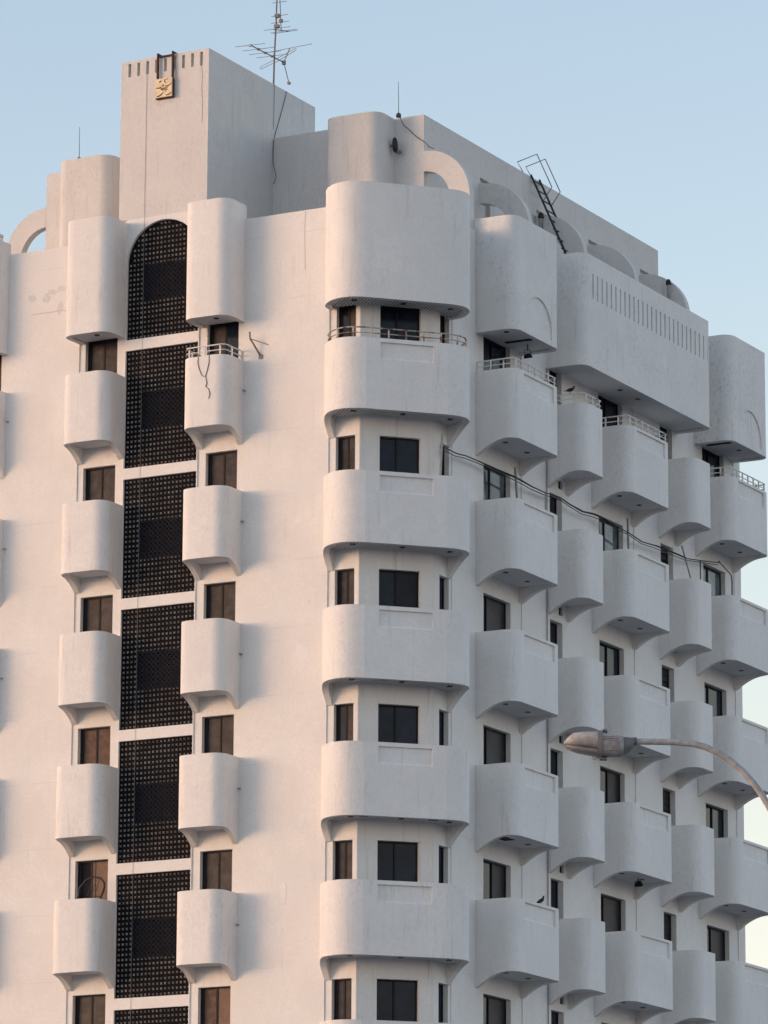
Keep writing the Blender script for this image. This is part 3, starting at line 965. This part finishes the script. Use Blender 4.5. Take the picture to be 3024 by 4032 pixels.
# lightning rods
for x, y, lab in ((0.18, 2.95, 'thin lightning rod with round foot on roof edge right of the antenna tower'), (-8.71, 2.45, 'thin lightning rod on the left drum of the roof')):
    t = thing('lightning_rod', lab, 'lightning rod', (x, y, PZ))
    m = MB(); m.tube([(x, y, PZ - 0.03), (x - .01, y, PZ + 0.85)], [0.010, 0.006], 6); m.build('rod', 'steel', t)
    m = MB(); m.tube([(x, y, PZ - 0.06), (x, y, PZ + 0.02), (x, y, PZ + 0.05)], [0.065, 0.06, 0.02], 12); m.build('foot', 'cable', t, smooth=40)
# loose cables
tubething('hanging_cable', 'thin dark cable hooked down the shaded side of the stair tower', 'cable',
          [(-3.47, 3.82, 38.06), (-3.475, 3.58, 37.47), (-3.475, 3.25, 36.76), (-3.475, 3.18, 36.54), (-3.475, 3.16, 36.3), (-3.46, 3.14, 36.0), (-3.36, 3.13, 35.64), (-3.42, 3.13, 35.45), (-3.53 + .1, 3.12, 35.48)], 0.008, 'cable')
tubething('mast_cable', 'straight thin cable dropping from the antenna mast foot down the tower', 'cable', [(-3.475, 3.2, 38.06), (-3.475, 3.18, 36.9)], 0.005, 'cable')
tubething('roof_cable', 'dark cable sagging from the right lightning rod to the lit quarter arch', 'cable',
          [(0.16, 3.02, 36.66), (0.2, 3.17, 36.45), (0.31, 3.18, 36.36), (0.55, 3.18, 36.11), (0.81, 3.18, 35.92), (0.9, 3.17, 35.80), (1.04, 3.19, 35.735)], 0.010, 'cable')
tubething('lightning_conductor', 'thin vertical wire running down past the lattice screens', 'cable',
          [(-5.24, -0.012, 37.64), (-5.245, -0.012, 33.0), (-5.24, -0.012, 28.0), (-5.25, -0.012, 20.0), (-5.24, -0.012, 0.3)], 0.0038, 'pipe')

# roof ladder
l = thing('roof_ladder', 'black steel ladder with hoop handrails leaning on the roof wall', 'ladder', (2.05, 9.27, 33.58))
for y in (9.03, 9.51):
    m = MB(); m.tube([(0.76, y, 36.70), (1.69, y, 34.60), (2.06, y, 33.60)], 0.028, 6); m.build('stile', 'black', l)
    m = MB(); m.tube([(0.56, y, 36.62), (0.52, y, 36.83), (0.37, y, 37.10), (0.93, y, 37.23), (1.355, y, 36.29), (1.09, y, 35.94)], 0.014, 6); m.build('hoop_handrail', 'lampdark', l)
for k in range(11):
    f = 0.05 + k * 0.088
    x, z = 0.76 + (2.06 - 0.76) * f, 36.70 - (36.70 - 33.60) * f
    m = MB(); m.tube([(x, 9.03, z), (x, 9.51, z)], 0.018, 6); m.build('rung', 'black', l)

# capped roof posts; the far one is added for a shaded edge's dark line
for x, y, z0, z1, lab in ((0.92, 9.27, 33.0, 35.66, 'dark capped vent post at the foot of the roof ladder arch'), (1.66, 15.38, 33.0, 35.33, 'dark capped post standing in for a shaded edge at the farthest roof arch')):
    t = thing('capped_post', lab, 'vent', (x, y, z0))
    m = MB(); m.tube([(x, y, z0), (x, y, z1)], 0.045, 10); m.build('pipe', 'conduit', t, smooth=50)
    m = MB(); m.tube([(x, y, z1 - 0.08), (x, y, z1 - 0.06), (x, y, z1 + 0.03), (x, y, z1 + 0.08)], [0.05, 0.075, 0.07, 0.03], 12); m.build('cowl', 'black', t, smooth=50)

# lamps
def flood(name, label, x, y, z, drop):
    t = thing(name, label, 'floodlight', (x, y, z))
    m = MB(); m.tube([(x, y, z), (x, y, z - drop * 0.55)], 0.016, 6); m.tube([(x - .07, y - .05, z - drop), (x - .06, y - .05, z - drop * .45), (x + .06, y + .03, z - drop * .45), (x + .08, y + .03, z - drop)], 0.010, 5); m.build('bracket', 'cable', t)
    m = MB()
    rings = []
    for s, r in ((-0.02, 0.05), (0.02, 0.085), (0.06, 0.10), (0.10, 0.115), (0.115, 0.10)):
        c = Vector((x + 0.35 * s, y - 0.5 * s, z - drop - s + 0.05))
        rings.append([(c.x + r * math.cos(q), c.y + r * math.sin(q), c.z + 0.25 * r * math.sin(q)) for q in (2 * math.pi * k / 12 for k in range(12))])
    m.loft(rings); m.build('lamp_body', 'black', t, smooth=50)
flood('floodlight', 'small black floodlight hung under the weathered block with the left arch', 2.6, 5.15, BLK0 + 0.05, 0.30)
flood('floodlight', 'small black lamp hung from the balcony soffit below the street lamp', 2.55, 11.35, ZB - 3 * H + 0.04, 0.14)
t = thing('bulkhead_lamp', 'dark oval bulkhead lamp fixed to the right roof drum', 'lamp', (-0.02, 2.98, 35.89))
m = MB()
rings = []
for z, r in ((0.19, 0.03), (0.15, 0.065), (0.05, 0.085), (-0.08, 0.08), (-0.15, 0.055), (-0.17, 0.03)):
    rings.append([(0.03 + 0.055 + r * 0.8 * math.cos(q), 2.95 + r * math.sin(q) - 0.02 * z / 0.2, 35.89 + z) for q in (2 * math.pi * k / 12 for k in range(12))])
m.loft(rings); m.build('shade', 'black', t, smooth=60)
m = MB(); m.obox((0.13, 3.02, 35.74), (0.07, 0, -0.02), (0, 0.05, 0), (0.01, 0, 0.04)); m.tube([(-0.06, 2.97, 35.9), (0.03, 2.96, 35.9)], 0.03, 8); m.build('bracket', 'lampdark', t)

# wall bracket right of the top railing
t = thing('wall_bracket', 'bent steel stay bracket on the sunlit wall beside the top railed balcony', 'bracket', (-2.0, 0, 30.1))
m = MB(); m.tube([(-2.12, -0.22, 30.68), (-2.12, -0.20, 30.52), (-1.93, 0.0, 30.10)], 0.022, 7); m.box(-1.985, -1.875, -0.02, 0.0, 30.04, 30.14); m.build('stay', 'steel', t)
m = MB(); m.tube([(-2.12, -0.20, 30.52), (-1.72, 0.0, 30.36)], 0.010, 6); m.build('brace', 'steel', t)

# wires and post on the railed balcony beside the lattice
t = thing('loose_wires', 'two loose brown wires hanging over the railed balcony beside the lattice', 'wires', (-3.1, -0.8, 30.05))
YF = -PA - 0.012
m = MB(); m.tube([(-3.16, -0.72, 30.10), (-3.15, YF + .01, 30.06), (-3.17, YF, 29.9), (-3.13, YF, 29.75), (-3.06, YF, 29.58), (-2.98, YF, 29.53)], 0.009, 6); m.build('wire', 'wire', t)
m = MB(); m.tube([(-2.87, -0.70, 30.12), (-2.86, YF + .01, 30.06), (-2.86, YF, 29.85), (-2.91, YF, 29.66), (-2.95, YF, 29.55), (-2.91, YF, 29.36), (-2.94, YF, 29.28), (-2.86, YF, 29.22), (-2.82, YF, 29.08), (-2.86, YF, 28.98)], 0.009, 6); m.build('wire', 'wire', t)
t = thing('cable_post', 'short bent post standing behind the left end of the top railing', 'post', (-3.2, -0.6, ZB + 0.24))
m = MB(); m.tube([(-3.05, -0.6, ZB + 0.24), (-3.05, -0.6, 30.1), (-3.06, -0.6, 30.35), (-3.03, -0.6, 30.52)], 0.017, 7); m.tube([(-3.03, -0.6, 30.48), (-3.03, -0.6, 30.56)], 0.03, 7); m.build('stem', 'steel', t)

# cables strung along the right-hand facade with their posts
cp = [(1.45, 27.69), (1.97, 27.68), (2.49, 27.73), (3.32, 27.74), (4.12, 27.73), (4.90, 27.74), (5.25, 27.74), (5.95, 27.71), (6.70, 27.71), (7.21, 27.74), (7.62, 27.75), (7.98, 27.70), (8.76, 27.655), (9.40, 27.72),
      (9.83, 27.73), (10.73, 27.68), (11.38, 27.66), (11.64, 27.64), (12.23, 27.58), (13.10, 27.64), (14.46, 27.67), (14.94, 27.67), (15.84, 27.79), (17.01, 27.96)]
t = thing('cable_bundle', 'dark cables strung in sagging loops along the shaded right-hand facade', 'cables', (2.3, 9, 27.7))
for s, (dx, amp, off) in enumerate(((0.0, 0.0, 0.0), (0.03, 0.035, 0.02), (-0.03, 0.03, -0.03))):
    m = MB(); m.tube([(2.3 + dx, y, z + off * (1 if s else 0) - amp * abs(math.sin(y * (0.55 + 0.13 * s)))) for y, z in cp], 0.011 if s else 0.015, 6); m.build('cable', 'cable', t, smooth=60)
posts = [([(2.3, 1.15, 25.4), (2.3, 1.15, 26.95), (2.3, 1.20, 27.5), (2.3, 1.25, 28.0)], 0.03, 'wooden looking cable post on the corner balcony at the start of the cables', 'conduit'),
         ([(2.3, 5.15, 25.4), (2.3, 5.15, 27.28), (2.3, 5.10, 27.7), (2.3, 5.05, 28.0)], 0.03, 'cable post beside the window nearest the corner bay', 'conduit'),
         ([(2.3, 6.70, 26.2), (2.3, 6.70, 27.72)], 0.016, 'thin cable stick against the wall between the first two balcony columns', 'conduit'),
         ([(2.3, 11.44, 25.4), (2.3, 11.44, 27.25), (2.3, 11.40, 28.02)], 0.03, 'cable post beside the window above the street lamp', 'conduit'),
         ([(2.3, 15.24, 27.15), (2.3, 14.67, 27.96)], 0.022, 'slanting cable stick leaning under the narrow balcony farther right', 'conduit'),
         ([(2.3, 15.83, 26.2), (2.3, 15.83, 27.79)], 0.016, 'thin dark cable stick near the rightmost balcony column', 'cable'),
         ([(2.3, 17.85, 25.4), (2.3, 17.85, 27.6), (2.3, 17.80, 27.78), (2.3, 17.01, 28.0)], 0.022, 'bent conduit pole at the right end of the cables', 'conduit')]
for pts, r, lab, mat in posts:
    tubething('cable_post', lab, 'post', pts, r, mat, 'posts carrying the cables')

# wicker chair on the left balcony
zf = ZB - 4 * H + 0.24
t = thing('wicker_chair', 'dark hoop-backed wicker chair standing on a left column balcony', 'chair', (-6.15, -0.45, zf))
hoop = [(-6.52, 0.0), (-6.53, 1.0), (-6.51, 1.45), (-6.44, 1.83), (-6.26, 2.00), (-6.05, 2.06), (-5.86, 2.01), (-5.77, 1.91), (-5.76, 1.80), (-5.80, 1.68), (-5.90, 1.45), (-5.93, 1.0), (-5.93, 0.0)]
m = MB(); m.tube([(x, -0.45, zf + z - 0.02) for x, z in hoop], 0.026, 8); m.build('hoop_frame', 'wicker', t, smooth=60)
m = MB(); m.tube([(-6.27, -0.45, zf + 1.62), (-5.87, -0.45, zf + 1.56)], 0.011, 6)
for x0, x1 in ((-6.22, -6.10), (-6.10, -5.99), (-6.02, -5.90)):
    m.tube([(x0, -0.45, zf + 1.62), (x1, -0.45, zf + 1.97)], 0.008, 5)
m.build('back_lattice', 'wicker', t)
m = MB(); m.tube([(-6.22, -0.42, zf + 0.42), (-6.22, -0.42, zf + 0.5)], 0.27, 16); m.build('seat', 'wicker', t, smooth=40)
for x, y in ((-6.4, -0.6), (-6.05, -0.6), (-6.4, -0.25), (-6.05, -0.25)):
    m = MB(); m.tube([(x, y, zf), (x, y, zf + 0.43)], 0.018, 6); m.build('leg', 'wicker', t)

# pigeons: one continuous lofted body each
def pigeon(label, base, ang, crouch):
    prof = [(-0.17, 0.055, 0.004, 0.012), (-0.13, 0.062, 0.008, 0.022), (-0.08, 0.080, 0.028, 0.036), (-0.03, 0.098, 0.046, 0.050), (0.03, 0.118, 0.054, 0.054), (0.075, 0.145, 0.047, 0.044),
            (0.095, 0.178, 0.031, 0.030), (0.102, 0.205, 0.025, 0.024), (0.112, 0.226, 0.023, 0.022), (0.130, 0.232, 0.013, 0.012), (0.152, 0.226, 0.003, 0.003)]
    mw = Matrix.Translation(base) @ Matrix.Rotation(ang, 4, 'Z') @ Matrix.Rotation(crouch, 4, 'Y') @ Matrix.Scale(0.85, 4)
    m = MB(); rings = []
    for k, (x, z, hz, hy) in enumerate(prof):
        p0, p1 = prof[max(0, k - 1)], prof[min(len(prof) - 1, k + 1)]
        d = Vector((p1[0] - p0[0], 0, p1[1] - p0[1])).normalized(); n = Vector((-d.z, 0, d.x))
        rings.append([tuple(Vector((x, 0, z)) + n * hz * math.sin(q) + Vector((0, hy * math.cos(q), 0))) for q in (2 * math.pi * j / 10 for j in range(10))])
    m.loft(rings)
    for s in (-1, 1):
        m.tube([(0.01, 0.02 * s, 0.09), (0.012, 0.022 * s, 0.03), (0.02, 0.022 * s, 0.004), (0.05, 0.024 * s, 0.003)], 0.006, 5)
    return m.build('pigeon', 'bird', None, smooth=60, mw=mw, label=label, cat='bird')
pigeon('dark pigeon perched on the railing under the slotted parapet', (2.66, 7.32, ZT + 0.27), R(20), R(8))
pigeon('dark pigeon standing on the parapet of the lower balcony near the corner bay', (3.05, 4.88, ZT - 4 * H), R(20), R(-8))

# small white box on the far left roof block
t = MB(); t.box(-9.62, -9.33, -0.35, 0.0, 33.85, 34.03); t.box(-9.48, -9.30, -0.28, -0.03, 34.03, 34.09)
t.build('roof_box', 'peel', None, label='small white box on top of the far left roof block', cat='box')

# ------------------------------------------------------------------ street lamp in front of the building
RV = Vector((math.cos(YAW), -math.sin(YAW), 0)); FV = Vector((math.sin(YAW), math.cos(YAW), 0))
L0 = Vector((30.10, -48.93, 0))
def lp(s, w, z): return tuple(L0 + RV * s + FV * w + Vector((0, 0, z)))
base = L0 + RV * 2.45
t = thing('street_lamp', 'weathered beige street lamp on a curved arm in front of the right facade', 'street lamp', (base.x, base.y, 0))
def section(s, zt, zb_, hw, n=16, p=2.6):
    zc, hz = (zt + zb_) / 2, (zt - zb_) / 2
    out = []
    for k in range(n):
        q = 2 * math.pi * k / n
        cx, sx = math.cos(q), math.sin(q)
        out.append(lp(s, hw * math.copysign(abs(cx) ** (2 / p), cx), zc + hz * math.copysign(abs(sx) ** (2 / p), sx)))
    return out
m = MB(); m.loft([section(0.0, 10.405, 10.375, 0.03), section(0.03, 10.445, 10.365, 0.075), section(0.09, 10.495, 10.355, 0.12), (section(0.18, 10.51, 10.34, 0.145)), section(0.30, 10.513, 10.325, 0.155), section(0.352, 10.513, 10.318, 0.158)])
m.build('lamp_cover', 'lampbody', t, smooth=35)
m = MB(); m.loft([section(0.022, 10.37, 10.345, 0.05), section(0.07, 10.365, 10.31, 0.095), section(0.14, 10.352, 10.290, 0.125), section(0.26, 10.335, 10.268, 0.135), section(0.35, 10.325, 10.252, 0.138)])
m.build('glass_bowl', 'lampglass', t, smooth=40)
m = MB(); m.loft([section(0.352, 10.528, 10.235, 0.172), section(0.40, 10.528, 10.225, 0.172)]); m.loft([section(0.41, 10.545, 10.52, 0.05), section(0.46, 10.54, 10.50, 0.05)]); m.loft([section(0.375, 10.24, 10.205, 0.04), section(0.455, 10.24, 10.205, 0.04)])
m.build('collar', 'lampdark', t, smooth=35)
m = MB(); m.loft([section(0.40, 10.505, 10.245, 0.155), section(0.52, 10.487, 10.245, 0.15), section(0.60, 10.470, 10.25, 0.14), section(0.63, 10.46, 10.262, 0.125)])
m.build('gear_housing', 'lampbody', t, smooth=35)
for k in range(8):
    z = 10.30 + k * 0.021
    for sg in (-1, 1):
        m = MB(); m.obox(lp(0.50, sg * 0.153, z), RV * 0.085, FV * 0.006, Vector((0, 0, 0.0045))); m.build('cooling_rib', 'lampbody', t)
m = MB(); m.loft([section(0.62, 10.462, 10.258, 0.126), section(0.70, 10.455, 10.30, 0.10), section(0.745, 10.45, 10.355, 0.075)]); m.loft([section(0.735, 10.458, 10.372, 0.05), section(0.775, 10.458, 10.372, 0.05)])
m.build('spigot', 'lampdark', t, smooth=35)
armp = [(0.76, 10.413), (0.95, 10.412), (1.18, 10.408), (1.38, 10.392), (1.52, 10.355), (1.66, 10.29), (1.79, 10.20), (1.91, 10.095), (2.02, 9.97), (2.12, 9.83), (2.22, 9.65), (2.31, 9.42), (2.37, 9.18), (2.41, 8.9), (2.43, 8.6)]
m = MB(); m.tube([lp(s, 0, z) for s, z in armp], [0.034] * 3 + [0.036] * 12, 12); m.build('arm', 'lamppole', t, smooth=60)
m = MB(); m.tube([lp(2.43, 0, 8.65), lp(2.44, 0, 4.0), lp(2.45, 0, 0.25)], [0.05, 0.07, 0.085], 14); m.tube([lp(2.45, 0, 0.0), lp(2.45, 0, 0.3)], 0.13, 14); m.build('pole', 'lamppole', t, smooth=50)
